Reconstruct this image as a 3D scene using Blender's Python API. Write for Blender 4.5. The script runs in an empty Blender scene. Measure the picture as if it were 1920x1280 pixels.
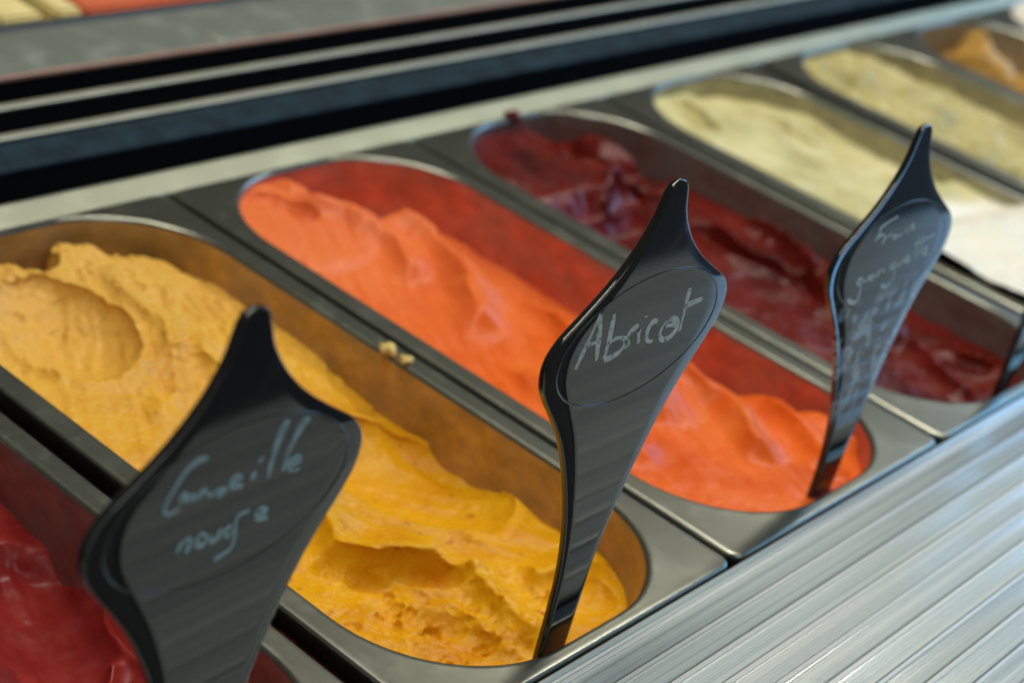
import bpy, bmesh, math, random
import numpy as np
from mathutils import Matrix, Vector

# ------------------------------------------------------------------ camera, world, lamps
scene = bpy.context.scene
COL = scene.collection
R_CAM = Matrix(((0.63089299, -0.74165239, 0.22787225),
                (0.22986753, 0.45918493, 0.85808515),
                (-0.74103641, -0.48897948, 0.46017835)))      # rows: right, up, back
cam_data = bpy.data.cameras.new('camera')
cam = bpy.data.objects.new('camera', cam_data)
COL.objects.link(cam)
cam.matrix_world = Matrix.Translation((-0.55367818, -0.24206508, 0.3739698)) @ R_CAM.transposed().to_4x4()
cam_data.sensor_width = 36.0
cam_data.lens = 65.02
cam_data.clip_start = 0.02
cam_data.clip_end = 50.0
cam_data.dof.use_dof = True
cam_data.dof.focus_distance = 0.585
cam_data.dof.aperture_fstop = 9.5
scene.camera = cam

world = bpy.data.worlds.new('World')
scene.world = world
world.use_nodes = True
bg = world.node_tree.nodes['Background']
bg.inputs['Color'].default_value = (0.95, 1.0, 0.86, 1)
bg.inputs['Strength'].default_value = 0.085


def area_lamp(name, loc, target, sx, sy, power, color):
    d = bpy.data.lights.new(name, 'AREA')
    d.shape = 'RECTANGLE'
    d.size, d.size_y, d.energy, d.color = sx, sy, power, color
    o = bpy.data.objects.new(name, d)
    COL.objects.link(o)
    o.location = loc
    o.rotation_euler = (Vector(target) - Vector(loc)).to_track_quat('-Z', 'Y').to_euler()
    return o


area_lamp('tube_lamp', (0.6, 0.35, 1.5), (0.6, 0.30, 0), 2.8, 0.12, 33.0, (1.0, 0.94, 0.79))
area_lamp('front_fill_lamp', (-0.3, -1.5, 1.5), (0.0, 0.0, 0.05), 1.0, 0.5, 8.0, (0.92, 0.98, 0.95))  # added fill from the camera side, lifts the lettering on the tags
area_lamp('shop_window', (4.2, -0.55, 1.6), (0.4, 0.0, 0.0), 3.0, 1.5, 72.0, (0.22, 0.55, 1.0))

scene.view_settings.view_transform = 'Standard'
scene.view_settings.look = 'None'
scene.view_settings.exposure = -0.1
scene.view_settings.gamma = 1.0
scene.view_settings.use_curve_mapping = False
scene.cycles.use_denoising = True
scene.cycles.max_bounces = 10
scene.cycles.transparent_max_bounces = 8

# ------------------------------------------------------------------ helpers
def link(name, me, parent=None, mat=None, smooth=True):
    o = bpy.data.objects.new(name, me)
    COL.objects.link(o)
    if parent is not None:
        o.parent = parent
    if mat is not None and not me.materials:
        me.materials.append(mat)
    if smooth and me.polygons:
        me.polygons.foreach_set('use_smooth', np.ones(len(me.polygons), dtype=bool))
    return o


def mesh(name, verts, faces):
    me = bpy.data.meshes.new(name)
    me.from_pydata([tuple(map(float, v)) for v in verts], [], faces)
    me.update()
    return me


def thing(name, label, cat, loc=(0, 0, 0), group=None):
    o = bpy.data.objects.new(name, None)
    COL.objects.link(o)
    o.empty_display_size = 0.01
    o.location = loc
    tag(o, label, cat, group)
    return o


def tag(o, label, cat, group=None):
    o['label'] = label
    o['category'] = cat
    if group:
        o['group'] = group
    return o


def loft(loops, closed=True, cap_start=False, cap_end=False):
    n = len(loops[0])
    v = [p for L in loops for p in L]
    f = []
    m = n if closed else n - 1
    for i in range(len(loops) - 1):
        for j in range(m):
            a, b = i * n + j, i * n + (j + 1) % n
            f.append((a, b, b + n, a + n))
    if cap_start:
        f.append(tuple(range(n))[::-1])
    if cap_end:
        f.append(tuple((len(loops) - 1) * n + j for j in range(n)))
    return v, f


def sstep(a, b, x):
    t = np.clip((x - a) / (b - a), 0, 1)
    return t * t * (3 - 2 * t)


_lat = {}


def vnoise(x, y, s, seed):
    if seed not in _lat:
        _lat[seed] = np.random.RandomState(seed).rand(257, 257)
    L = _lat[seed]
    u, v = x / s + 100.37, y / s + 100.71
    i, j = np.floor(u).astype(int), np.floor(v).astype(int)
    fu, fv = u - i, v - j
    fu = fu * fu * fu * (fu * (fu * 6 - 15) + 10)
    fv = fv * fv * fv * (fv * (fv * 6 - 15) + 10)
    i %= 256
    j %= 256
    a = L[i, j] * (1 - fu) + L[i + 1, j] * fu
    b = L[i, j + 1] * (1 - fu) + L[i + 1, j + 1] * fu
    return (a * (1 - fv) + b * fv) * 2 - 1


def fbm(x, y, s, seed, octv=4, gain=0.5):
    r, a, t = 0, 1.0, 0
    for k in range(octv):
        r = r + a * vnoise(x + 13.1 * k, y - 7.7 * k, s / 2 ** k, seed + k)
        t += a
        a *= gain
    return r / t


def polydist(x, y, pts):
    """distance, signed side (+ left of travel) and 0..1 position along a polyline"""
    best = np.full(x.shape, 1e9)
    side = np.zeros(x.shape)
    pos = np.zeros(x.shape)
    seg = [math.dist(pts[i], pts[i + 1]) for i in range(len(pts) - 1)]
    tot, acc = sum(seg), 0.0
    for i in range(len(pts) - 1):
        (x0, y0), (x1, y1) = pts[i], pts[i + 1]
        dx, dy = x1 - x0, y1 - y0
        t = np.clip(((x - x0) * dx + (y - y0) * dy) / (dx * dx + dy * dy), 0, 1)
        ex, ey = x - x0 - t * dx, y - y0 - t * dy
        d = np.hypot(ex, ey)
        m = d < best
        best = np.where(m, d, best)
        side = np.where(m, np.sign(dx * ey - dy * ex), side)
        pos = np.where(m, (acc + t * seg[i]) / tot, pos)
        acc += seg[i]
    return best, side, pos


def smooth_poly(pts, n=6):
    """Catmull-Rom through pts"""
    P = [pts[0]] + list(pts) + [pts[-1]]
    out = []
    for i in range(1, len(P) - 2):
        p0, p1, p2, p3 = (np.array(P[i + k], float) for k in (-1, 0, 1, 2))
        for k in range(n):
            t = k / n
            out.append(tuple(0.5 * (2 * p1 + (p2 - p0) * t + (2 * p0 - 5 * p1 + 4 * p2 - p3) * t * t
                                    + (3 * p1 - p0 - 3 * p2 + p3) * t ** 3)))
    out.append(tuple(map(float, pts[-1])))
    return out


class Field:
    """sculpted gelato surface: x, y, z in millimetres inside one pan"""

    def __init__(self, x, y, base, warp=3.0, seed=1):
        self.x0, self.y0 = x, y
        self.x = x + warp * fbm(x, y, 22, seed + 50, 3)
        self.y = y + warp * fbm(x, y, 22, seed + 60, 3)
        self.z = np.full(x.shape, float(base))

    def ridge(self, pts, h, wl, wr, fade=0.15):
        d, s, t = polydist(self.x, self.y, smooth_poly(pts))
        w = np.where(s > 0, wl, wr)
        f = sstep(0, fade, t) * sstep(0, fade, 1 - t) if fade else 1
        self.z += h * f * np.exp(-(d / w) ** 2)

    def trough(self, pts, w, depth, lip=0.0, lw=2.0, fade=0.12):
        d, s, t = polydist(self.x, self.y, smooth_poly(pts))
        f = sstep(0, fade, t) * sstep(0, fade, 1 - t)
        self.z -= depth * f * np.clip(1 - (d / w) ** 2, 0, 1) ** 0.8
        if lip:
            self.z += lip * f * np.exp(-((d - w - lw * 0.6) / lw) ** 2)

    def cliff(self, pts, drop, soft=4.0, rag=0.0, rs=9.0, seed=3):
        """everything to the right of the travel direction falls by drop"""
        d, s, t = polydist(self.x, self.y, smooth_poly(pts))
        q = d * s
        if rag:
            q = q + rag * fbm(self.x0, self.y0, rs, seed, 3)
        self.z -= drop * (1 - sstep(-soft, soft, q))

    def bowl(self, cx, cy, rx, ry, ang, depth, flat=1.0, lip=0.0):
        a = math.radians(ang)
        u = ((self.x - cx) * math.cos(a) + (self.y - cy) * math.sin(a)) / rx
        v = (-(self.x - cx) * math.sin(a) + (self.y - cy) * math.cos(a)) / ry
        r = np.hypot(u, v)
        self.z -= depth * np.clip(1 - r * r, 0, 1) ** flat
        if lip:
            self.z += lip * np.exp(-((r - 1.05) / 0.12) ** 2)

    def lump(self, cx, cy, rx, ry, ang, h):
        a = math.radians(ang)
        u = ((self.x - cx) * math.cos(a) + (self.y - cy) * math.sin(a)) / rx
        v = (-(self.x - cx) * math.sin(a) + (self.y - cy) * math.cos(a)) / ry
        self.z += h * np.clip(1 - u * u - v * v, 0, 1) ** 0.6

    def noise(self, amp, s, seed, octv=4, gain=0.5, where=1.0):
        self.z += where * amp * fbm(self.x, self.y, s, seed, octv, gain)

    def striate(self, amp, ang, across, along, seed, where=1.0):
        a = math.radians(ang)
        u = self.x * math.cos(a) + self.y * math.sin(a)
        v = -self.x * math.sin(a) + self.y * math.cos(a)
        self.z += where * amp * vnoise(u / along * 10, v / across * 10, 10, seed)

    def spot(self, cx, cy, r):
        return np.exp(-((self.x0 - cx) ** 2 + (self.y0 - cy) ** 2) / (r * r))


# ------------------------------------------------------------------ materials
class NT:
    def __init__(self, name):
        self.m = bpy.data.materials.new(name)
        self.m.use_nodes = True
        self.t = self.m.node_tree
        self.p = self.t.nodes['Principled BSDF']

    def n(self, kind, **kw):
        o = self.t.nodes.new(kind)
        for k, v in kw.items():
            setattr(o, k, v)
        return o

    def l(self, a, b):
        self.t.links.new(a, b)

    def coord(self, scale=(1, 1, 1), kind='Object'):
        c = self.n('ShaderNodeTexCoord')
        mp = self.n('ShaderNodeMapping')
        mp.inputs['Scale'].default_value = scale
        self.l(c.outputs[kind], mp.inputs['Vector'])
        return mp.outputs[0]

    def noise(self, vec, scale, detail=4, rough=0.55):
        o = self.n('ShaderNodeTexNoise')
        o.inputs['Scale'].default_value = scale
        o.inputs['Detail'].default_value = detail
        o.inputs['Roughness'].default_value = rough
        self.l(vec, o.inputs['Vector'])
        return o.outputs['Fac']

    def ramp(self, fac, stops):
        o = self.n('ShaderNodeValToRGB')
        e = o.color_ramp.elements
        while len(e) < len(stops):
            e.new(0.5)
        for el, (pos, c) in zip(e, stops):
            el.position = pos
            el.color = (c, c, c, 1) if not isinstance(c, tuple) else (*c, 1)
        self.l(fac, o.inputs[0])
        return o.outputs[0]

    def bump(self, h, strength, dist):
        o = self.n('ShaderNodeBump')
        o.inputs['Strength'].default_value = strength
        o.inputs['Distance'].default_value = dist
        self.l(h, o.inputs['Height'])
        self.l(o.outputs[0], self.p.inputs['Normal'])
        return o

    def set(self, **kw):
        for k, v in kw.items():
            self.p.inputs[k.replace('_', ' ')].default_value = v
        return self


def steel_mat(name, base=(0.50, 0.50, 0.46), rough=0.36, stretch=(1, 1, 1), blot=0.1, frost=0.0):
    a = NT(name)
    a.set(Metallic=1.0, Roughness=rough)
    v = a.coord((60 * stretch[0], 60 * stretch[1], 60 * stretch[2]), 'Object')
    n1 = a.noise(v, 6.0, 6, 0.65)
    v2 = a.coord((1, 1, 1))
    n2 = a.noise(v2, 38.0, 5, 0.6)
    mix = a.n('ShaderNodeMath', operation='ADD')
    r1 = a.ramp(n1, [(0.3, rough - 0.012), (0.7, rough + 0.012)])
    r2 = a.ramp(n2, [(0.5, 0.0), (0.78, blot)])
    a.l(r1, mix.inputs[0])
    a.l(r2, mix.inputs[1])
    a.l(mix.outputs[0], a.p.inputs['Roughness'])
    c = a.ramp(n2, [(0.3, tuple(0.95 * b for b in base)), (0.7, tuple(min(1, 1.05 * b) for b in base))])
    n4 = a.noise(v2, 21.0, 7, 0.68)
    fr = a.ramp(n4, [(0.58, 0.0), (0.66, frost)])
    mx = a.n('ShaderNodeMix', data_type='RGBA')
    a.l(fr, mx.inputs['Factor'])
    a.l(c, mx.inputs['A'])
    mx.inputs['B'].default_value = (0.50, 0.52, 0.46, 1)
    a.l(mx.outputs['Result'], a.p.inputs['Base Color'])
    iv = a.n('ShaderNodeMath', operation='SUBTRACT')
    iv.inputs[0].default_value = 1.0
    a.l(fr, iv.inputs[1])
    a.l(iv.outputs[0], a.p.inputs['Metallic'])
    a.bump(n1, 0.012, 0.0002)
    return a.m


def gelato_mat(name, col, dark, pale, rough=0.38, sss=0.35, grain=1.0, speck=None, spec_amt=0.0, bump=0.5, near_col=None, far=None):
    a = NT(name)
    v = a.coord((1, 1, 1))
    big = a.noise(v, 22, 4, 0.6)
    fine = a.noise(v, 260 * grain, 5, 0.65)
    mid = a.noise(v, 85 * grain, 4, 0.6)
    c1 = a.ramp(big, [(0.32, dark), (0.5, col), (0.72, pale)])
    out = c1
    if speck:
        sp = a.ramp(a.noise(v, 170, 3, 0.5), [(0.64, 0.0), (0.72, spec_amt)])
        mx = a.n('ShaderNodeMix', data_type='RGBA')
        a.l(sp, mx.inputs['Factor'])
        a.l(c1, mx.inputs['A'])
        mx.inputs['B'].default_value = (*speck, 1)
        out = mx.outputs['Result']
    if far:        # paler towards the far end; glass haze put into the apricot's colour
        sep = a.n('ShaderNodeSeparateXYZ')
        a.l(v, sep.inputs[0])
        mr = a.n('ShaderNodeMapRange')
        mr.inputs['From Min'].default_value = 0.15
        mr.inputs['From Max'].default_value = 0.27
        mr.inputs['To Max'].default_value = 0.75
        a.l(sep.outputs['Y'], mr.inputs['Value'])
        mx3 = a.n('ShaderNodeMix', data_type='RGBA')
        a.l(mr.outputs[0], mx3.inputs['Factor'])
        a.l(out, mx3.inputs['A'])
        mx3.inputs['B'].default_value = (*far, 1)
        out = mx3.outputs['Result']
    if near_col:      # whiter colour at the near end of the pan
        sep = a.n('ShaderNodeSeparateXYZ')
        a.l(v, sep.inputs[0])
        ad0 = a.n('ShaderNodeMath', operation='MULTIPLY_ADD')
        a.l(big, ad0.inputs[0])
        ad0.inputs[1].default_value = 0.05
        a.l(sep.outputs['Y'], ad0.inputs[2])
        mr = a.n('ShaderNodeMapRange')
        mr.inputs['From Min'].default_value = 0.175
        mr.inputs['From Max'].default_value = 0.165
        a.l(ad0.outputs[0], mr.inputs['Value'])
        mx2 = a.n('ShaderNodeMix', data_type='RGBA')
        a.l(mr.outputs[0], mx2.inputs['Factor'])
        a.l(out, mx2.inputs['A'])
        mx2.inputs['B'].default_value = (*near_col, 1)
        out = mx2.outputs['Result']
    a.l(out, a.p.inputs['Base Color'])
    a.set(Subsurface_Weight=sss, Subsurface_Scale=0.002, Roughness=rough, IOR=1.38)
    a.p.inputs['Specular IOR Level'].default_value = 0.34
    a.p.inputs['Subsurface Radius'].default_value = (1.0, 0.55, 0.25)
    a.l(a.ramp(mid, [(0.3, max(0.05, rough - 0.12)), (0.7, rough + 0.14)]), a.p.inputs['Roughness'])
    ad = a.n('ShaderNodeMath', operation='ADD')
    ml = a.n('ShaderNodeMath', operation='MULTIPLY')
    a.l(fine, ml.inputs[0])
    ml.inputs[1].default_value = 0.45
    a.l(ml.outputs[0], ad.inputs[0])
    a.l(mid, ad.inputs[1])
    a.bump(ad.outputs[0], bump, 0.0016)
    return a.m


def basin_mat(name, film, amount):
    """pressed steel with a thin dried film of gelato left on it"""
    a = NT(name)
    v = a.coord((1, 1, 1.6))
    n1 = a.noise(v, 26, 6, 0.62)
    n2 = a.noise(v, 120, 5, 0.6)
    msk = a.ramp(n1, [(0.36, 0.72 * amount), (0.60, amount)])
    mx = a.n('ShaderNodeMix', data_type='RGBA')
    a.l(msk, mx.inputs['Factor'])
    mx.inputs['A'].default_value = (0.47, 0.46, 0.42, 1)
    n3 = a.noise(v, 45, 6, 0.7)
    fc = a.ramp(n3, [(0.3, tuple(0.55 * q for q in film)), (0.52, film), (0.72, tuple(min(0.9, 1.5 * q + 0.02) for q in film))])
    a.l(fc, mx.inputs['B'])
    a.l(mx.outputs['Result'], a.p.inputs['Base Color'])
    inv = a.n('ShaderNodeMath', operation='SUBTRACT')
    inv.inputs[0].default_value = 1.0
    a.l(msk, inv.inputs[1])
    a.l(inv.outputs[0], a.p.inputs['Metallic'])
    a.l(a.ramp(n2, [(0.3, 0.32), (0.7, 0.5)]), a.p.inputs['Roughness'])
    a.bump(n2, 0.12, 0.001)
    return a.m


def plastic_mat(name, smear=0.0):
    a = NT(name)
    v = a.coord((1, 1, 1))
    n1 = a.noise(v, 55, 5, 0.6)
    n2 = a.noise(v, 900, 3, 0.5)
    a.set(Base_Color=(0.009, 0.0095, 0.010, 1), IOR=1.64, Coat_Weight=0.15, Coat_Roughness=0.05)
    a.l(a.ramp(n1, [(0.4, 0.035), (0.62, 0.06), (0.75, 0.13)]), a.p.inputs['Roughness'])
    a.bump(n2, 0.03, 0.0003)
    if smear:
        # frost and dried film streaks low on the blade
        vs = a.coord((95, 95, 80))
        s1 = a.ramp(a.noise(vs, 1.0, 6, 0.7), [(0.505, 0.0), (0.545, 1.0)])
        sep = a.n('ShaderNodeSeparateXYZ')
        a.l(a.coord((1, 1, 1)), sep.inputs[0])
        band = a.n('ShaderNodeMapRange')
        band.inputs['From Min'].default_value = 0.042
        band.inputs['From Max'].default_value = 0.062
        band2 = a.n('ShaderNodeMapRange')
        band2.inputs['From Min'].default_value = 0.112
        band2.inputs['From Max'].default_value = 0.098
        for b in (band, band2):
            a.l(sep.outputs['Z'], b.inputs['Value'])
        m1 = a.n('ShaderNodeMath', operation='MULTIPLY')
        m2 = a.n('ShaderNodeMath', operation='MULTIPLY')
        a.l(band.outputs[0], m1.inputs[0])
        a.l(band2.outputs[0], m1.inputs[1])
        a.l(m1.outputs[0], m2.inputs[0])
        a.l(s1, m2.inputs[1])
        m3 = a.n('ShaderNodeMath', operation='MULTIPLY')
        a.l(m2.outputs[0], m3.inputs[0])
        m3.inputs[1].default_value = smear
        mx = a.n('ShaderNodeMix', data_type='RGBA')
        a.l(m3.outputs[0], mx.inputs['Factor'])
        mx.inputs['A'].default_value = (0.009, 0.0095, 0.010, 1)
        mx.inputs['B'].default_value = (0.34, 0.42, 0.52, 1)
        a.l(mx.outputs['Result'], a.p.inputs['Base Color'])
    return a.m


def ink_mat(name, col, worn):
    """chalk ink that has rubbed off in places down to the black plate"""
    a = NT(name)
    v = a.coord((1, 1, 1))
    f = a.ramp(a.noise(v, 420, 3, 0.6), [(0.34, worn), (0.43, 0.0)])
    g = a.ramp(a.noise(v, 190, 3, 0.6), [(0.3, 0.65), (0.6, 1.0)])
    mx = a.n('ShaderNodeMix', data_type='RGBA')
    a.l(f, mx.inputs['Factor'])
    mm = a.n('ShaderNodeMix', data_type='RGBA', blend_type='MULTIPLY')
    mm.inputs['Factor'].default_value = 1
    mm.inputs['A'].default_value = (*col, 1)
    a.l(g, mm.inputs['B'])
    a.l(mm.outputs['Result'], mx.inputs['A'])
    mx.inputs['B'].default_value = (0.03, 0.032, 0.032, 1)
    a.l(mx.outputs['Result'], a.p.inputs['Base Color'])
    a.set(Roughness=0.7)
    return a.m


M_STEEL = steel_mat('pan_steel', base=(0.31, 0.32, 0.275), rough=0.30, blot=0.06, frost=0.16)
M_RAIL = steel_mat('rail_aluminium', base=(0.43, 0.46, 0.37), rough=0.45, stretch=(0.04, 3, 1))
M_EDGE = steel_mat('edge_aluminium', base=(0.55, 0.60, 0.55), rough=0.45, stretch=(0.04, 3, 1))
M_STRIP = steel_mat('track_steel', base=(0.62, 0.62, 0.52), rough=0.5, stretch=(0.04, 3, 1))
M_TAG = plastic_mat('black_tag_plastic')
M_TAG_FROST = plastic_mat('black_tag_plastic_frosted', 0.8)


def cover_mat(name, stops, trans):
    a = NT(name)
    v = a.coord((0.8, 700, 700))
    v3 = a.coord((0.25, 330, 330))
    n1 = a.noise(v, 1.0, 3, 0.5)
    n3 = a.noise(v3, 1.0, 3, 0.55)
    c = a.ramp(n3, stops)  # lengthwise streaks of refracted light put into the colour
    oi = a.n('ShaderNodeObjectInfo')
    rv = a.ramp(oi.outputs['Random'], [(0.0, 0.80), (1.0, 1.0)])
    mm = a.n('ShaderNodeMix', data_type='RGBA', blend_type='MULTIPLY')
    mm.inputs['Factor'].default_value = 1
    a.l(c, mm.inputs['A'])
    a.l(rv, mm.inputs['B'])
    a.l(mm.outputs['Result'], a.p.inputs['Base Color'])
    a.set(Transmission_Weight=trans, IOR=1.49, Coat_Weight=1.0, Coat_Roughness=0.12)
    a.l(a.ramp(n1, [(0.3, 0.2), (0.7, 0.3)]), a.p.inputs['Roughness'])
    a.bump(n1, 0.12, 0.0005)
    return a.m


M_COVER = cover_mat('clear_cover_plastic', [(0.34, (0.44, 0.52, 0.54)), (0.47, (0.56, 0.64, 0.65)), (0.56, (0.62, 0.70, 0.70)), (0.66, (0.76, 0.81, 0.80))], 0.2)
M_RIDGE = cover_mat('cover_ridge_plastic', [(0.3, (0.82, 0.86, 0.84)), (0.5, (0.88, 0.90, 0.87)), (0.66, (0.93, 0.94, 0.92))], 0.1)  # near-white so the specular lines along the beads sit in the colour


def plain_mat(name, col, rough=0.6, var=0.15, scale=30, metallic=0.0, spec=0.5):
    a = NT(name)
    v = a.coord((1, 1, 1))
    n = a.noise(v, scale, 5, 0.6)
    a.l(a.ramp(n, [(0.3, tuple(c * (1 - var) for c in col)), (0.7, tuple(c * (1 + var) for c in col))]), a.p.inputs['Base Color'])
    a.set(Roughness=rough, Metallic=metallic)
    a.p.inputs['Specular IOR Level'].default_value = spec
    a.bump(n, 0.1, 0.001)
    return a.m


M_DARK = plain_mat('black_channel', (0.004, 0.005, 0.006), 0.8, spec=0.15)
M_BLUEBAND = plain_mat('dark_blue_band', (0.008, 0.022, 0.034), 0.7, 0.6, 60, spec=0.2)
M_DECK = plain_mat('well_floor', (0.02, 0.02, 0.02), 0.6)


# ------------------------------------------------------------------ setting: counter well, rails behind
def xbar(name, prof, x0, x1, mat, parent=None, smooth=False):
    """extrude a closed (y, z) profile in millimetres along x"""
    loops = [[(x, y / 1000, z / 1000) for y, z in prof] for x in (x0, x1)]
    v, f = loft(loops, True, True, True)
    me = mesh(name, v, f)
    bm = bmesh.new()
    bm.from_mesh(me)
    bmesh.ops.recalc_face_normals(bm, faces=bm.faces)
    bm.to_mesh(me)
    bm.free()
    return link(name, me, parent, mat, smooth)


def rbox(y0, y1, z0, z1, r=1.0, n=3):
    out = []
    for cx, cy, a0 in ((y1 - r, z1 - r, 0), (y0 + r, z1 - r, 90), (y0 + r, z0 + r, 180), (y1 - r, z0 + r, 270)):
        for k in range(n + 1):
            a = math.radians(a0 + 90 * k / n)
            out.append((cx + r * math.cos(a), cy + r * math.sin(a)))
    return out


XA, XB = -0.75, 2.2
o = xbar('counter_well', [(-300, -140), (640, -140), (640, -132), (-300, -132)], XA, XB, M_DECK)
o['kind'] = 'structure'
o = xbar('rear_channel', [(350.5, -60), (465.5, -60), (465.5, -48), (350.5, -48)], XA, XB, M_DARK)
o['kind'] = 'structure'
o = xbar('front_counter', [(-520, -60), (-172, -60), (-172, -30), (-520, -30)], XA, XB, M_DECK)
o['kind'] = 'structure'

prof = [(331.8, -40), (331.8, -1.6), (332.2, -1.2), (345, 2.0), (346.6, 2.0), (347.4, 1.2), (347.4, -40)]
tag(xbar('support_rail', prof, XA, XB, M_RAIL), 'pale bright metal rail running along the far ends of the pans', 'rail')
root = thing('channel_ledge', 'dark blue ledge strip in the black channel behind the pale rail', 'ledge', (0, 0.391, 0))
xbar('ledge_top', rbox(-12.5, 12.5, -4, -0.8, 1.2), XA, XB, M_BLUEBAND, root)
xbar('web', [(-10.5, -47.8), (12, -47.8), (12, -4.1), (-10.5, -4.1)], XA, XB, M_DARK, root)
for yc, lab in ((0.4075, 'thin pale metal strip next to the dark blue ledge'), (0.4365, 'thin pale metal strip nearest the wide grey edge profile')):
    root = thing('track_strip', lab, 'track', (0, yc, 0), 'thin tracks in the black channel')
    xbar('strip', rbox(-2.7, 2.7, -1.8, 0.4, 0.9), XA, XB, M_STRIP, root)
    xbar('web', [(-2.2, -47.8), (2.2, -47.8), (2.2, -1.9), (-2.2, -1.9)], XA, XB, M_DARK, root)
root = thing('edge_profile', 'wide grey metal edge profile at the back, across the top left', 'edge profile', (0, 0.49, 0))
for nm, pr_, mt in (('flat', rbox(-24, 26, -3, 0, 1.4), M_EDGE),
                    ('web', rbox(-23, 30, -48, -3.1, 1), M_DARK),
                    ('front_lip', rbox(-26.5, -24.2, -1.6, 1.2, 0.8), plain_mat('copper_lip', (0.42, 0.24, 0.19), 0.45)),
                    ('back_lip', rbox(26.2, 34, -3, 0.5, 1.2), plain_mat('dark_lip', (0.045, 0.06, 0.07), 0.45))):
    xbar(nm, pr_, XA, XB, mt, root)
mB = M_STRIP
for xx in (0.155,):
    mk = xbar('joint_clip', rbox(-21, -9, 0.1, 1.2, 0.5), xx, xx + 0.004, mB, root)


def simple_box(name, x0, x1, y0, y1, z0, z1, mat, r=0.002, parent=None):
    me = bpy.data.meshes.new(name)
    bm = bmesh.new()
    bmesh.ops.create_cube(bm, size=1)
    for vv in bm.verts:
        vv.co = ((x0 + x1) / 2 + vv.co.x * (x1 - x0), (y0 + y1) / 2 + vv.co.y * (y1 - y0), (z0 + z1) / 2 + vv.co.z * (z1 - z0))
    bmesh.ops.bevel(bm, geom=bm.edges[:], offset=r, segments=2, affect='EDGES')
    bm.to_mesh(me)
    bm.free()
    return link(name, me, parent, mat, False)


tag(simple_box('red_tray', 0.108, 0.60, 0.528, 0.80, -0.06, 0.001, plain_mat('red_tray_paint', (0.62, 0.14, 0.06), 0.5)),
    'red orange tray behind the wide grey edge profile, top left corner', 'tray')
mC = plain_mat('cream_card', (0.75, 0.62, 0.28), 0.6)
for xa, xb, lab in ((0.050, 0.079, 'cream yellow block at the very top left corner, farther from the red tray'),
                    (0.089, 0.106, 'cream yellow block touching the red tray, top left')):
    tag(simple_box('cream_block', xa, xb, 0.528, 0.70, -0.06, 0.002, mC), lab, 'block', 'cream blocks at the top left')


# ------------------------------------------------------------------ pans
PITCH = 0.170
OX0, OX1, OY0, OY1, OR = 12.0, 157.5, 5.5, 328.0, 56.0      # opening, mm in pan coordinates


def rrect(x0, x1, y0, y1, r, z, nc=14, ns=4, nl=10):
    pts = []
    corners = ((x1 - r, y1 - r, 0), (x0 + r, y1 - r, 90), (x0 + r, y0 + r, 180), (x1 - r, y0 + r, 270))
    for i, (cx, cy, a0) in enumerate(corners):
        arc = [(cx + r * math.cos(math.radians(a0 + 90 * k / nc)), cy + r * math.sin(math.radians(a0 + 90 * k / nc))) for k in range(nc + 1)]
        pts += arc
        nx, ny, na = corners[(i + 1) % 4]
        nxt = (nx + r * math.cos(math.radians(na)), ny + r * math.sin(math.radians(na)))
        m = ns if i in (0, 2) else nl
        for k in range(1, m):
            t = k / m
            pts.append((arc[-1][0] * (1 - t) + nxt[0] * t, arc[-1][1] * (1 - t) + nxt[1] * t))
    return [(x / 1000, y / 1000, z / 1000) for x, y in pts]


def opening(inset, z):
    return rrect(OX0 + inset, OX1 - inset, OY0 + inset * 0.8, OY1 - inset * 0.8, OR - inset * 0.6, z)


def outer(inset, z):
    return rrect(1.5 + inset, 168.0 - inset, -1.0 + inset, 331.5 - inset, 6 - min(inset, 3), z)


rim_loops = [outer(0.6, -9.5), outer(0.0, -9.0), outer(0.0, -1.6), outer(0.25, -0.7), outer(0.8, -0.15), outer(1.6, 0.0), outer(3.0, 0.0),
             opening(-2.6, 0.0), opening(-1.4, 0.05), opening(-0.6, -0.25), opening(0.0, -0.9), opening(0.35, -1.9)]
rim_me = mesh('rim', *loft(rim_loops))
basin_loops = [opening(0.35, -1.9), opening(0.7, -5), opening(1.6, -20), opening(3.2, -45), opening(6, -90), opening(9, -108), opening(16, -115)]
BASIN = loft(basin_loops, cap_end=True)


def hw(y, ext):
    """half width of the opening at y (mm)"""
    r, w = OR, (OX1 - OX0) / 2 + ext
    y0, y1 = OY0 - ext, OY1 + ext
    c = np.zeros_like(y) + w
    d = np.maximum((y0 + r) - y, y - (y1 - r))
    m = d > 0
    c = np.where(m, w - r + np.sqrt(np.clip(r * r - np.clip(d, 0, r) ** 2, 0, None)), c)
    return c


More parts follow.
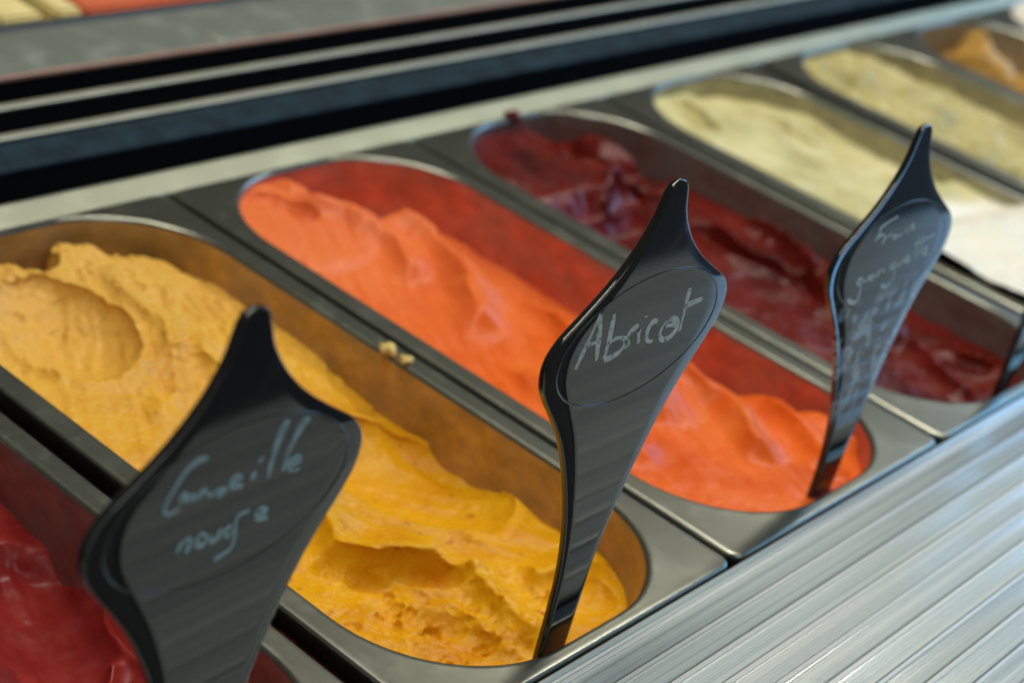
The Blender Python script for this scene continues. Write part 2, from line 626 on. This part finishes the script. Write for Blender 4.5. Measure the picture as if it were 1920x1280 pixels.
def gelato_mesh(name, sculpt, step):
    """surface patch filling the opening; sculpt(x, y) gives z in mm"""
    ny = int((OY1 - OY0 + 2) / step)
    nx = int((OX1 - OX0 + 2) / step)
    # denser near the rounded ends
    yy = np.linspace(OY0 - 0.4, OY1 + 0.4, ny)
    uu = np.linspace(-1, 1, nx)
    H = hw(yy, 0.4)
    X = (OX0 + OX1) / 2 + H[:, None] * uu[None, :]
    Y = np.repeat(yy[:, None], nx, 1)
    fld = sculpt(X, Y)
    Z = fld.z
    # lean the steep faces a little so folds overhang
    gy, gx = np.gradient(Z, yy, axis=0), np.gradient(Z, axis=1) / np.maximum(np.gradient(X, axis=1), 1e-3)
    edge = np.minimum(1, np.minimum((X - X.min(1, keepdims=True)), (X.max(1, keepdims=True) - X)) / 6.0)
    k = 0.9 * edge * np.minimum(1, np.minimum(Y - OY0, OY1 - Y).clip(0) / 6.0)
    gm = np.hypot(gx, gy) + 1e-6
    lean = k * np.clip(gm - 0.55, 0, 1.6) / gm
    Xd, Yd = X + lean * gx * 1.0, Y + lean * gy * 1.0
    V = np.stack([Xd, Yd, np.minimum(Z, 14)], -1).reshape(-1, 3) / 1000.0
    ii = np.arange(ny * nx).reshape(ny, nx)
    F = np.stack([ii[:-1, :-1], ii[:-1, 1:], ii[1:, 1:], ii[1:, :-1]], -1).reshape(-1, 4)
    me = bpy.data.meshes.new(name)
    me.vertices.add(len(V))
    me.vertices.foreach_set('co', V.ravel())
    me.loops.add(F.size)
    me.loops.foreach_set('vertex_index', F.ravel().astype(np.int32))
    me.polygons.add(len(F))
    me.polygons.foreach_set('loop_start', np.arange(0, F.size, 4, dtype=np.int32))
    me.polygons.foreach_set('loop_total', np.full(len(F), 4, dtype=np.int32))
    me.update()
    me.validate()
    return me


# ---- the surfaces, one sculpt each (millimetres: x 12..158 left to right, y 6..328 near to far, z below the rim)
def s_apricot(x, y):
    f = Field(x, y, -22, 3.2, 11)
    f.noise(2.6, 55, 21, 2)
    f.z += 13 * sstep(140, 225, f.y) * (1 - 0.35 * sstep(105, 150, f.x))
    # smooth spoon hollow beside the right wall
    f.bowl(124, 126, 33, 46, 18, 13, 0.55, 1.4)
    f.ridge([(92, 158), (96, 128), (104, 100), (124, 82)], 3.5, 10, 4.0)
    # thick fold with its overhang towards the near left
    f.ridge([(82, 146), (70, 122), (60, 100), (76, 86), (98, 72)], 10.0, 12, 5.0)
    f.trough([(50, 106), (60, 90), (78, 76), (92, 64)], 5, 5.0)
    f.ridge([(66, 150), (46, 128), (40, 104)], 5.5, 9, 4)
    f.ridge([(98, 74), (90, 52), (84, 22)], 7.5, 9, 4.5)
    f.ridge([(112, 52), (128, 44), (146, 40)], 6.0, 8, 3.0)
    f.trough([(104, 40), (120, 33), (140, 30)], 7, 4.0)
    f.trough([(50, 92), (64, 66), (66, 30)], 11, 3.5)
    f.ridge([(60, 72), (74, 50), (72, 20)], 3.0, 6, 4)
    # far mound: spoon hollow, crest and second hollow
    f.bowl(60, 262, 24, 40, -8, 13, 0.6, 2.2)
    f.ridge([(104, 300), (96, 268), (92, 236), (70, 206), (48, 192)], 4.5, 10, 4.5)
    f.bowl(78, 204, 15, 24, -30, 7, 0.7)
    f.ridge([(110, 232), (92, 206), (84, 180)], 3.5, 8, 3.5)
    f.trough([(40, 290), (34, 260), (28, 235)], 8, 3.5)
    for k in range(7):
        f.trough([(112 + 5 * k, 296 - 7 * k), (104 + 5 * k, 250 - 6 * k)], 3.2, 1.4, 0.5, 1.5)
    # ragged far end scraped down to the steel
    f.cliff([(2, 322), (36, 318), (64, 328), (84, 308), (98, 326), (118, 314), (134, 306), (165, 286)][::-1], 45, 4.0, 5, 13, 31)
    # slumped away from the right wall
    f.cliff([(146, 345), (146, 290), (150, 250), (140, 214), (150, 190), (143, 150), (152, 112), (156, 60)][::-1], 5, 5, 2.5, 26, 33)
    f.lump(71, 13, 14, 9, 0, 3.5)
    rough = 0.45 + 1.2 * f.spot(60, 50, 30) + 0.8 * f.spot(70, 285, 45) - 0.4 * f.spot(124, 126, 34) - 0.7 * f.spot(60, 262, 26)
    rr = np.clip(rough, 0.06, 2)
    f.noise(1.7, 10, 41, 4, 0.6, rr)
    f.striate(0.9, 62, 3.2, 26, 401, sstep(150, 200, y))
    f.striate(0.7, 118, 3.6, 24, 402, 1 - sstep(110, 150, y))
    pits = np.clip(fbm(x, y, 6.5, 47, 3) - 0.28, 0, 1)
    f.z -= 5.5 * pits * rr
    f.noise(0.55, 3.0, 45, 2, 0.6, rr)
    return f


def s_strawberry(x, y):
    f = Field(x, y, -9, 4.0, 61)
    f.noise(2.5, 60, 71, 2)
    f.z -= 4 * sstep(80, 150, f.x)
    f.cliff([(66, 345), (82, 318), (86, 298), (104, 280), (112, 262), (104, 238), (102, 205), (110, 165), (124, 130), (138, 95), (150, 60), (160, 30)][::-1], 20, 15, 6, 30, 73)
    f.ridge([(58, 306), (78, 280), (74, 246), (60, 225)], 6.5, 10, 6.5)
    f.ridge([(92, 282), (98, 244), (78, 206), (48, 176)], 9.4, 13, 7.2)
    f.ridge([(118, 234), (102, 196), (92, 160), (56, 128)], 8.6, 13, 6.5)
    f.ridge([(124, 186), (108, 150), (98, 112), (66, 84)], 9.4, 12, 6.5)
    f.ridge([(136, 140), (118, 108), (110, 74), (84, 38)], 9.4, 12, 5.9)
    f.ridge([(148, 104), (138, 72), (128, 44), (108, 16)], 7.9, 10, 5.9)
    f.ridge([(152, 70), (146, 46), (138, 20)], 5.7, 8, 5.2)
    f.ridge([(44, 150), (36, 100), (40, 60)], 5.7, 12, 7.8)
    f.trough([(40, 320), (52, 300), (56, 285)], 7, 5.5)
    f.lump(42, 296, 50, 46, 0, 7)
    f.bowl(84, 320, 26, 14, 10, -6, 0.7)
    f.bowl(104, 232, 7, 8, 0, 7, 0.8)
    f.noise(0.7, 22, 81, 2, 0.5)
    f.striate(0.55, 60, 4.0, 40, 403)
    f.noise(0.2, 3, 83, 2, 0.6)
    return f


def s_raspberry(x, y):
    f = Field(x, y, -20, 6.0, 91)
    f.noise(4.0, 55, 101, 3)
    # flat slab at the far end with a dark crack beside it
    f.z += 12 * sstep(248, 262, f.y) * (1 - sstep(96, 112, f.x))
    f.trough([(96, 330), (100, 296), (108, 268), (120, 250)], 7, 14, 1.5, 2)
    f.lump(128, 292, 16, 22, 0, 13)
    f.bowl(148, 282, 12, 22, 0, 26, 0.6)
    f.ridge([(70, 246), (92, 258), (108, 252)], 7, 6, 3)
    f.trough([(40, 232), (80, 232), (118, 226)], 14, 10)
    f.lump(120, 236, 16, 14, 20, 10)
    f.trough([(116, 214), (108, 180), (118, 150)], 10, 11, 3, 3)
    f.ridge([(148, 206), (140, 172), (132, 148), (116, 126)], 10, 8, 3)
    f.trough([(126, 150), (112, 120), (106, 92)], 10, 12, 2, 2)
    f.ridge([(140, 126), (124, 104), (120, 84), (100, 74)], 8, 8, 3)
    f.ridge([(116, 74), (100, 50), (88, 24)], 7, 7, 4)
    f.bowl(128, 44, 9, 9, 0, 9, 0.7, 3)
    f.lump(120, 54, 10, 8, 0, 5)
    f.noise(1.6, 30, 111, 3, 0.5)
    f.striate(0.35, 70, 7, 50, 404)
    f.noise(0.35, 5, 113, 3, 0.6)
    return f


def s_cream(x, y):
    f = Field(x, y, -8, 4.0, 121)
    f.noise(3.5, 50, 131, 3)
    f.z += 13 * (1 - sstep(120, 150, f.y + 0.15 * f.x)) * sstep(20, 50, f.y)
    f.cliff([(100, 345), (92, 300), (104, 270), (84, 230), (96, 190), (150, 165)][::-1], 6, 5, 5, 18, 133)
    f.trough([(70, 326), (62, 300), (50, 280)], 6, 7, 1.5, 2)
    f.lump(116, 268, 9, 30, 12, 9)
    f.ridge([(92, 250), (88, 224), (98, 190)], 5, 8, 3)
    f.lump(120, 176, 8, 18, 10, 6)
    f.noise(1.6, 16, 141, 4, 0.6)
    return f


def s_pale(x, y):
    f = Field(x, y, -6, 5.0, 151)
    f.noise(4.5, 50, 161, 3)
    f.z -= 9 * sstep(110, 150, f.x)
    f.noise(6.5, 20, 163, 4, 0.62)
    f.noise(2.0, 6, 167, 3, 0.6)
    return f


def s_caramel(x, y):
    f = Field(x, y, -30, 4.0, 171)
    f.noise(4, 30, 181, 3)
    f.lump(84, 280, 36, 34, 10, 26)
    f.lump(124, 306, 22, 16, 0, 26)
    f.lump(60, 170, 36, 50, 0, 38)
    f.lump(120, 230, 22, 26, 0, 34)
    f.cliff([(60, 330), (66, 300), (62, 270), (70, 240), (64, 200)], 14, 3, 6, 14, 185)
    f.bowl(110, 296, 10, 18, 20, 14, 0.6)
    f.noise(9, 26, 183, 4, 0.62)
    f.noise(2, 6, 187, 3, 0.6)
    return f


def s_white(x, y):
    f = Field(x, y, -4, 4.0, 191)
    f.lump(84, 270, 60, 70, 0, 14)
    f.noise(4, 40, 193, 4)
    return f


def s_currant(x, y):
    f = Field(x, y, -27, 4.0, 201)
    f.noise(3, 60, 211, 2)
    f.z += 13 * sstep(88, 60, f.x + 0.25 * f.y) if False else 0
    f.cliff([(30, 240), (70, 160), (96, 120), (84, 86), (104, 60), (126, 20)][::-1], 16, 2.0, 4, 14, 213)
    f.z += 16
    f.trough([(150, 170), (128, 128), (120, 90)], 20, 9, 2.5, 2.5)
    f.ridge([(140, 112), (128, 96), (122, 76)], 5, 4, 2.5)
    f.lump(64, 128, 18, 16, 0, 7)
    f.ridge([(96, 196), (74, 168), (66, 146)], 5, 8, 3)
    f.noise(1.4, 24, 221, 3, 0.5)
    f.striate(0.8, 70, 4, 30, 405)
    f.noise(0.35, 5, 223, 3, 0.6)
    return f


PANS = [
    # pan x index, sculpt, step, (colour, dark, pale), film, film amount, label of pan, label of gelato
    (-0.3445, s_currant, 1.1, 'redcurrant', dict(col=(0.24, 0.017, 0.015), dark=(0.15, 0.008, 0.008), pale=(0.34, 0.035, 0.03), rough=0.34, bump=0.15),
     (0.20, 0.02, 0.015), 0.9, 'steel pan of dark pink sorbet in the lower left corner, nearest the camera', 'dark pink redcurrant sorbet in the lower left pan'),
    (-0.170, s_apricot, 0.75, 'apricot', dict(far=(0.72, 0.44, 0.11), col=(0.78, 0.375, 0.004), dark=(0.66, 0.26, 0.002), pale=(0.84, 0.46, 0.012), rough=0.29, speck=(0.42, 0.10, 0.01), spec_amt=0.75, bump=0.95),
     (0.46, 0.23, 0.018), 0.9, 'steel pan holding the yellow apricot gelato', 'golden yellow apricot gelato with folds and a spoon hollow'),
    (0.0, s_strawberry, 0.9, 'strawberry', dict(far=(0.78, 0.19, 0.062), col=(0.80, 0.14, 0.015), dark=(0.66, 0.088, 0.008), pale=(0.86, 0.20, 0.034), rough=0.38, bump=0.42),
     (0.52, 0.075, 0.024), 0.88, 'steel pan holding the bright orange red strawberry sorbet', 'bright orange red strawberry sorbet with wavy folds'),
    (0.170, s_raspberry, 1.1, 'raspberry', dict(col=(0.115, 0.007, 0.004), dark=(0.045, 0.003, 0.002), pale=(0.17, 0.014, 0.008), rough=0.33, bump=0.22),
     (0.10, 0.014, 0.010), 0.85, 'steel pan holding the very dark red sorbet', 'glossy very dark red sorbet with deep gouges'),
    (0.342, s_cream, 1.3, 'cream', dict(col=(0.62, 0.57, 0.29), dark=(0.44, 0.40, 0.19), pale=(0.78, 0.73, 0.45), rough=0.4, near_col=(0.88, 0.85, 0.74)),
     (0.30, 0.27, 0.12), 0.8, 'steel pan of smooth cream gelato, next after the dark red one', 'smooth cream coloured gelato behind the tallest right label'),
    (0.521, s_pale, 1.3, 'pale', dict(col=(0.50, 0.44, 0.19), dark=(0.33, 0.29, 0.12), pale=(0.66, 0.58, 0.28), rough=0.45),
     (0.28, 0.24, 0.10), 0.8, 'steel pan of crumbly pale yellow gelato, second from the far right corner', 'crumbly pale yellow green gelato between cream and caramel'),
    (0.690, s_caramel, 1.6, 'caramel', dict(col=(0.56, 0.33, 0.075), dark=(0.36, 0.20, 0.05), pale=(0.64, 0.44, 0.15), rough=0.45),
     (0.20, 0.15, 0.07), 0.7, 'steel pan with chunks of caramel orange gelato, far upper right', 'caramel orange gelato chunks in the far upper right pan'),
    (0.855, s_white, 2.0, 'white', dict(col=(0.80, 0.78, 0.70), dark=(0.70, 0.67, 0.58), pale=(0.86, 0.84, 0.78), rough=0.5),
     (0.4, 0.38, 0.33), 0.6, 'steel pan of white gelato cut by the upper right corner', 'white gelato just peeking in at the upper right corner'),
]
for px, fn, step, key, gm, film, amt, plab, glab in PANS:
    root = thing('gelato_pan', plab, 'pan', (px, 0, 0), 'steel gelato pans in a row')
    if px < -0.3:
        root.location.z = -0.001
    link('rim', rim_me, root, M_STEEL)
    bme = mesh('basin', *BASIN)
    link('basin', bme, root, basin_mat('basin_film_' + key, film, amt))
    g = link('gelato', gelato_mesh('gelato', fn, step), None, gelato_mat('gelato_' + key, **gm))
    g.location = (px, 0, root.location.z)
    tag(g, glab, 'gelato', 'gelato in the pans')


def crumb(label, loc, r, mat, seed, flat=0.6):
    me = bpy.data.meshes.new('gelato_crumb')
    bm = bmesh.new()
    bmesh.ops.create_icosphere(bm, subdivisions=3, radius=r)
    rs = np.random.RandomState(seed)
    ph = rs.rand(6) * 6
    for v in bm.verts:
        n = v.co.normalized()
        v.co *= 1 + 0.45 * math.sin(4 * n.x + ph[0]) * math.sin(3 * n.y + ph[1]) + 0.2 * math.sin(9 * n.z + ph[2] + 7 * n.x) + 0.12 * math.sin(13 * n.y + ph[3])
        v.co.z *= flat
    bm.to_mesh(me)
    bm.free()
    o = link('gelato_crumb', me, None, mat)
    o.location = loc
    tag(o, label, 'crumb', 'gelato crumbs on the rims')


mcr = gelato_mat('crumb_pale', (0.72, 0.55, 0.2), (0.6, 0.42, 0.12), (0.8, 0.66, 0.34))
crumb('larger pale yellow crumb on the rim between yellow and orange pans', (-0.0115, 0.1745, 0.0022), 0.0034, mcr, 1)
crumb('smaller pale yellow crumb on the rim, nearer the camera than its neighbour', (-0.0105, 0.1655, 0.0015), 0.0026, mcr, 2)
mdr = gelato_mat('crumb_red', (0.10, 0.008, 0.006), (0.06, 0.004, 0.004), (0.14, 0.012, 0.01))
crumb('dark red blob stuck on the far rim of the dark red pan', (0.256, 0.3305, 0.0), 0.0045, mdr, 3, 0.6)


# ------------------------------------------------------------------ ribbed plastic cover in front of the pans
cover = thing('slatted_cover', 'clear ribbed plastic sliding cover across the lower right', 'cover', (0, 0, 0))


def slat_profile(y1, y0, seed, nose=False):
    """closed (y, z) profile; y1 far side, y0 near side, mm"""
    if nose:
        top = [(y1, 0.4), (y1 - 0.3, 1.4), (y1 - 0.9, 2.3), (y1 - 1.5, 2.7), (y1 - 2.0, 2.5), (y1 - 2.3, 2.75), (y1 - 2.8, 2.5), (y1 - 3.1, 2.7), (y1 - 3.6, 2.2), (y0 + 0.4, 2.1), (y0, 1.6)]
        return top + [(y0, -1.5), (y1, -1.5)]
    rs = np.random.RandomState(seed)
    W = y1 - y0
    st = [(0.0, 0.6), (0.01, 1.7), (0.2, 2.0)]
    t, z = 0.24, 1.9
    while t < 0.93:
        q = z + 0.5 * (t - 0.6) ** 2
        st.append((t, q))
        if rs.rand() < 0.5:
            st += [(t + 0.008, q + 0.16), (t + 0.03, q + 0.15), (t + 0.04, q)]
            t += 0.04
        t += 0.04 + 0.07 * rs.rand()
    st += [(0.93, 2.0), (0.95, 1.7), (0.96, 0.2), (1.0, 0.2)]
    return [(y1 - W * a, c) for a, c in st] + [(y0, -1.5), (y1, -1.5)]


def ridge_profile(y1, seed):
    """double bead standing on the far side of a slat"""
    rs = np.random.RandomState(seed)
    w = 0.8 + 0.5 * rs.rand()
    hz = 2.75 + 0.25 * rs.rand()
    top = [(0.1, 1.75), (0.16, 2.2), (0.4, hz - 0.1), (0.4 + 0.3 * w, hz), (0.5 + 0.5 * w, hz - 0.15), (0.55 + 0.6 * w, 2.4), (0.7 + 0.65 * w, 2.5), (0.95 + 0.65 * w, 2.5), (1.1 + 0.7 * w, 1.9)]
    return [(y1 - a, c) for a, c in top]


edges = [-3.0, -8.25] + [-8.25 - 11.1 * k for k in range(1, 15)]
for k in range(len(edges) - 1):
    pf = slat_profile(edges[k] - 0.03, edges[k + 1] + 0.03, 7 * k + 3, nose=(k == 0))
    s = xbar('slat', pf, -0.45, 1.5, M_COVER, cover)
    if k > 0:
        s.location.z = 0.0002 * ((k * 7) % 3)
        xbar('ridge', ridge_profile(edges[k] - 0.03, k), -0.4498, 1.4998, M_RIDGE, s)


# ------------------------------------------------------------------ name tags
PROF = [(-34, 7.4), (0, 8.0), (18, 8.5), (31, 9.2), (43, 11.0), (56, 14.1), (69, 18.4), (82, 23.6), (95, 30.3), (104, 36.5), (112, 42.4), (117, 45.5), (121, 46.7),
        (125, 46.9), (129, 45.6), (133, 42.3), (139, 33.6), (146, 23.8), (152, 17.2), (159, 11.4), (166, 7.5), (171, 5.9), (174.5, 4.5), (176.3, 2.7), (177, 0.6)]
_ph = np.array([a for a, b in PROF])
_pw = np.array([b for a, b in PROF])


def tag_w(h):
    # monotone-ish cubic through the profile (finite difference tangents)
    m = np.gradient(_pw, _ph)
    i = np.clip(np.searchsorted(_ph, h) - 1, 0, len(_ph) - 2)
    H = _ph[i + 1] - _ph[i]
    t = (h - _ph[i]) / H
    return ((2 * t ** 3 - 3 * t ** 2 + 1) * _pw[i] + (t ** 3 - 2 * t ** 2 + t) * H * m[i]
            + (-2 * t ** 3 + 3 * t ** 2) * _pw[i + 1] + (t ** 3 - t ** 2) * H * m[i + 1])


THICK = 2.6


def bend_off(h, bend):
    return bend * np.clip((70 - h) / 70, 0, 2) ** 2


def plate_mesh(bend):
    hs = np.concatenate([np.linspace(-34, 100, 46), np.linspace(101, 140, 40), np.linspace(141, 172, 26), 172 + 5 * (1 - (1 - np.linspace(0.08, 1, 14)) ** 2)])
    loops = []
    for h in hs:
        w = max(float(tag_w(h)), 0.25)
        T = THICK * min(1, 0.35 + w / 4.0) if h > 160 else THICK
        T = THICK if h < 174 else THICK * (0.3 + 0.7 * min(1, w / 3.9))
        r = min(0.8, w * 0.45, T * 0.45)
        ty = (THICK - T) / 2
        pts = []
        # front edge from left to right (front = -y), then back
        for k in range(9):
            t = -1 + 2 * k / 8
            pts.append((t * (w - r), ty))
        for cx, cy, a0 in ((w - r, ty + r, -90), (w - r, ty + T - r, 0)):
            for k in range(1, 5):
                a = math.radians(a0 + 90 * k / 4)
                pts.append((cx + r * math.cos(a), cy + r * math.sin(a)))
        for cx, cy, a0 in ((-w + r, ty + T - r, 90), (-w + r, ty + r, 180)):
            for k in range(0, 5):
                a = math.radians(a0 + 90 * k / 4)
                pts.append((cx + r * math.cos(a), cy + r * math.sin(a)))
        b = float(bend_off(h, bend))
        loops.append([(u / 1000, (v + b) / 1000, h / 1000) for u, v in pts])
    return mesh('plate', *loft(loops, True, True, True))


def ring_mesh():
    ea, eb, ec, n, m = 41.0, 21.9, 123.0, 96, 8
    loops = []
    for i in range(n + 1):
        a = 2 * math.pi * i / n
        cx, cz = ea * math.cos(a), ec + eb * math.sin(a)
        nx, nz = math.cos(a) / ea, math.sin(a) / eb
        q = math.hypot(nx, nz)
        nx, nz = nx / q, nz / q
        rr, hh = 0.34, 0.16
        loops.append([((cx + nx * rr * math.cos(b)) / 1000, -hh * math.sin(b) / 1000, (cz + nz * rr * math.cos(b)) / 1000)
                      for b in (2 * math.pi * k / m for k in range(m))])
    return mesh('oval_ring', *loft(loops))


def ink_mesh(strokes, width, seed):
    verts, faces = [], []
    rs = np.random.RandomState(seed)
    for s in strokes:
        P = np.array(smooth_poly([tuple(q) for q in s], 7))
        n = len(P)
        T = np.gradient(P, axis=0)
        T /= np.maximum(np.linalg.norm(T, axis=1, keepdims=True), 1e-9)
        N = np.stack([-T[:, 1], T[:, 0]], 1)
        ph = rs.rand() * 6
        for side_loop in [0]:
            base = len(verts)
            for i in range(n):
                t = i / max(1, n - 1)
                w = width * (0.5 + 0.16 * math.sin(5 * t + ph)) * (0.55 + 0.45 * min(1, 6 * t, 6 * (1 - t) + 0.4))
                for e, yy in ((-1, -0.05), (-0.6, -0.16), (0.6, -0.16), (1, -0.05)):
                    q = P[i] + N[i] * w * e
                    verts.append((q[0] / 1000, yy / 1000, q[1] / 1000))
            for i in range(n - 1):
                for j in range(3):
                    a = base + i * 4 + j
                    faces.append((a, a + 1, a + 5, a + 4))
    return mesh('lettering', verts, faces)


ABRICOT = [[[-32.0,121.1],[-29.2,129.2],[-27.3,134.4],[-25.7,138.7]],[[-25.7,138.7],[-24.5,133.2],[-23.1,127.3],[-21.7,121.0]],[[-30.7,128.8],[-27.0,128.4],[-22.9,128.3]],[[-18.5,136.6],[-18.0,132.0],[-17.6,126.4],[-17.8,120.1]],[[-17.8,125.6],[-14.2,126.4],[-10.4,125.6],[-8.4,123.6],[-9.6,120.8],[-13.2,119.8],[-17.5,119.9]],[[-7.5,127.2],[-7.5,124.0],[-7.3,120.8]],[[-7.5,124.4],[-6.4,126.9],[-2.8,128.0]],[[-11.3,124.8],[-9.3,125.3],[-5.8,121.4]],[[-2.0,125.9],[-1.2,123.6],[-0.3,120.8]],[[0.0,130.6],[-0.1,129.8]],[[7.6,126.3],[4.7,126.7],[3.2,124.4],[3.7,121.4],[5.4,119.6],[7.7,119.0]],[[15.7,125.2],[12.6,124.4],[11.0,121.4],[12.6,118.4],[16.5,117.4],[20.0,119.3],[19.8,122.2],[17.0,124.6],[13.5,124.8]],[[13.2,122.9],[19.5,121.8]],[[21.6,134.7],[22.1,129.0],[22.4,123.8],[22.7,118.3]],[[21.0,126.4],[23.5,127.7],[27.2,127.9],[32.2,127.7]]]
FRAISE = [[[-18.1,137.4],[-12.6,138.9],[-5.2,140.1]],[[-16.3,137.5],[-16.9,135.1],[-18.8,132.4]],[[-18.2,133.6],[-14.9,134.0],[-11.8,133.9]],[[-10.9,133.2],[-11.6,131.4],[-12.2,129.8]],[[-11.1,132.0],[-8.9,132.8],[-6.5,132.7]],[[-2.8,132.1],[-4.8,131.7],[-3.5,130.4],[-1.9,131.2],[-0.8,130.1]],[[1.6,132.1],[1.7,130.3]],[[2.2,135.6],[2.3,135.0]],[[5.9,132.7],[5.1,132.0],[7.3,131.0],[6.6,130.5]],[[8.6,132.4],[11.0,133.1],[8.7,134.1],[8.2,132.6],[12.2,131.7]],[[-21.5,117.6],[-24.2,116.8],[-23.2,114.9],[-20.7,115.4]],[[-21.2,117.5],[-20.5,112.6],[-20.6,107.3],[-25.7,108.1],[-28.7,110.2]],[[-19.9,117.1],[-18.7,115.1],[-16.6,115.6],[-16.6,117.0],[-15.6,115.5]],[[-12.8,117.0],[-14.7,116.1],[-12.8,114.7],[-11.5,116.5],[-10.2,115.2]],[[-9.2,118.1],[-8.5,115.1]],[[-8.9,116.8],[-6.9,118.2]],[[-5.0,118.2],[-4.4,116.0]],[[-6.0,121.2],[-6.0,120.7]],[[2.9,119.0],[0.2,118.5],[1.7,116.4],[3.6,117.1]],[[3.0,119.1],[5.0,113.7],[2.8,109.4],[-1.4,109.3],[-3.5,110.8]],[[5.3,119.1],[7.0,116.6],[9.1,117.4],[9.1,118.9],[10.4,117.4]],[[11.8,118.0],[14.8,118.5],[12.4,119.7],[11.5,118.5],[13.1,117.0],[16.6,116.9]],[[19.1,126.6],[18.7,123.0],[20.4,117.9]],[[23.1,126.3],[22.7,122.2],[24.1,117.7]],[[16.7,123.9],[24.0,124.5],[32.5,125.5]],[[26.7,118.1],[29.2,119.1],[26.9,120.5],[26.0,118.9],[27.9,117.1],[30.9,117.3]]]
GROSEILLE = [[[-11.0,139.3],[-14.1,139.6],[-18.0,137.5],[-21.5,133.0],[-23.3,129.1],[-21.6,127.3],[-18.5,127.8]],[[-18.2,128.7],[-17.6,131.2],[-16.2,129.8],[-16.5,128.5]],[[-16.3,128.6],[-15.1,129.8],[-13.6,129.7],[-13.9,128.0]],[[-12.5,128.0],[-11.3,129.8],[-9.6,129.7]],[[-9.7,128.9],[-8.1,127.7],[-5.9,128.5],[-3.6,128.1],[-4.2,126.9],[-6.2,127.3]],[[-1.3,128.7],[1.6,129.1],[0.7,130.2],[-1.1,130.0],[-1.2,127.8],[2.5,126.7]],[[6.4,129.9],[5.8,127.3]],[[8.5,132.9],[7.5,131.7]],[[11.5,125.7],[12.1,130.6],[14.5,137.5],[16.0,140.6],[14.5,140.5],[12.7,136.4],[12.1,130.6]],[[16.9,125.9],[18.1,132.0],[21.4,137.0],[23.6,139.0],[21.4,139.3],[19.1,135.1],[17.4,128.8]],[[18.5,126.7],[22.3,127.1],[21.0,128.6],[18.6,127.9],[19.3,125.3],[22.8,124.3]],[[-17.4,114.4],[-16.0,117.3]],[[-15.9,116.7],[-14.3,117.5],[-13.2,116.4],[-14.2,113.3]],[[-10.6,116.9],[-11.0,114.6],[-9.1,113.4],[-7.8,115.1],[-9.3,117.0],[-10.6,116.7]],[[-6.6,116.0],[-6.0,113.4],[-3.9,113.7],[-3.2,115.6],[-3.1,113.2]],[[0.7,115.6],[-1.4,114.8],[-0.5,112.6],[2.0,114.0]],[[6.3,118.0],[2.2,117.4],[2.2,112.6],[1.6,108.8],[-1.2,107.6],[-4.3,107.1]],[[9.5,115.0],[12.5,115.5],[10.6,117.1],[8.9,116.2],[9.9,113.8],[13.3,113.2]]]

RING = ring_mesh()


def name_tag(label, x0, z0, tilt, yaw, lean, bend, strokes, width, ink, mat, y0=0.0085):
    t = thing('name_tag', label, 'name tag', (x0, y0, z0), 'black spade shaped name tags')
    t.rotation_mode = 'QUATERNION'
    q = Matrix.Rotation(math.radians(yaw), 3, 'Z') @ Matrix.Rotation(-math.radians(tilt), 3, 'X') @ Matrix.Rotation(math.radians(lean), 3, 'Y')
    t.rotation_quaternion = q.to_quaternion()
    link('plate', plate_mesh(bend), t, mat)
    link('oval_ring', RING, t, M_TAG)
    if strokes:
        link('lettering', ink_mesh(strokes, width, 5), t, ink)
    return t


I_GREY = ink_mat('chalk_ink_grey', (0.60, 0.68, 0.68), 0.85)
I_TEAL = ink_mat('chalk_ink_teal', (0.34, 0.50, 0.54), 0.3)
I_FADED = ink_mat('chalk_ink_faded', (0.66, 0.84, 0.92), 0.4)
name_tag('sharp black name tag reading Abricot in the yellow pan', -0.0985, -0.0026, 0.53, -0.5, -2.06, 1.15, ABRICOT, 1.9, I_GREY, M_TAG)
name_tag('black name tag reading Fraise guariguette with frosty streaks, in the orange pan', 0.0891, -0.0202, 4.65, -1.37, -0.25, 4.1, FRAISE, 1.25, I_FADED, M_TAG_FROST)
name_tag('large blurred black name tag reading Groseille rouge at lower left', -0.2653, -0.0093, 3.06, 0.96, -0.67, 0.0, GROSEILLE, 1.4, I_TEAL, M_TAG)
name_tag('black name tag in the dark red pan, cut off by the right edge', 0.2585, -0.002, 0.0, 0.0, -3.0, 1.0, None, 1, None, M_TAG)
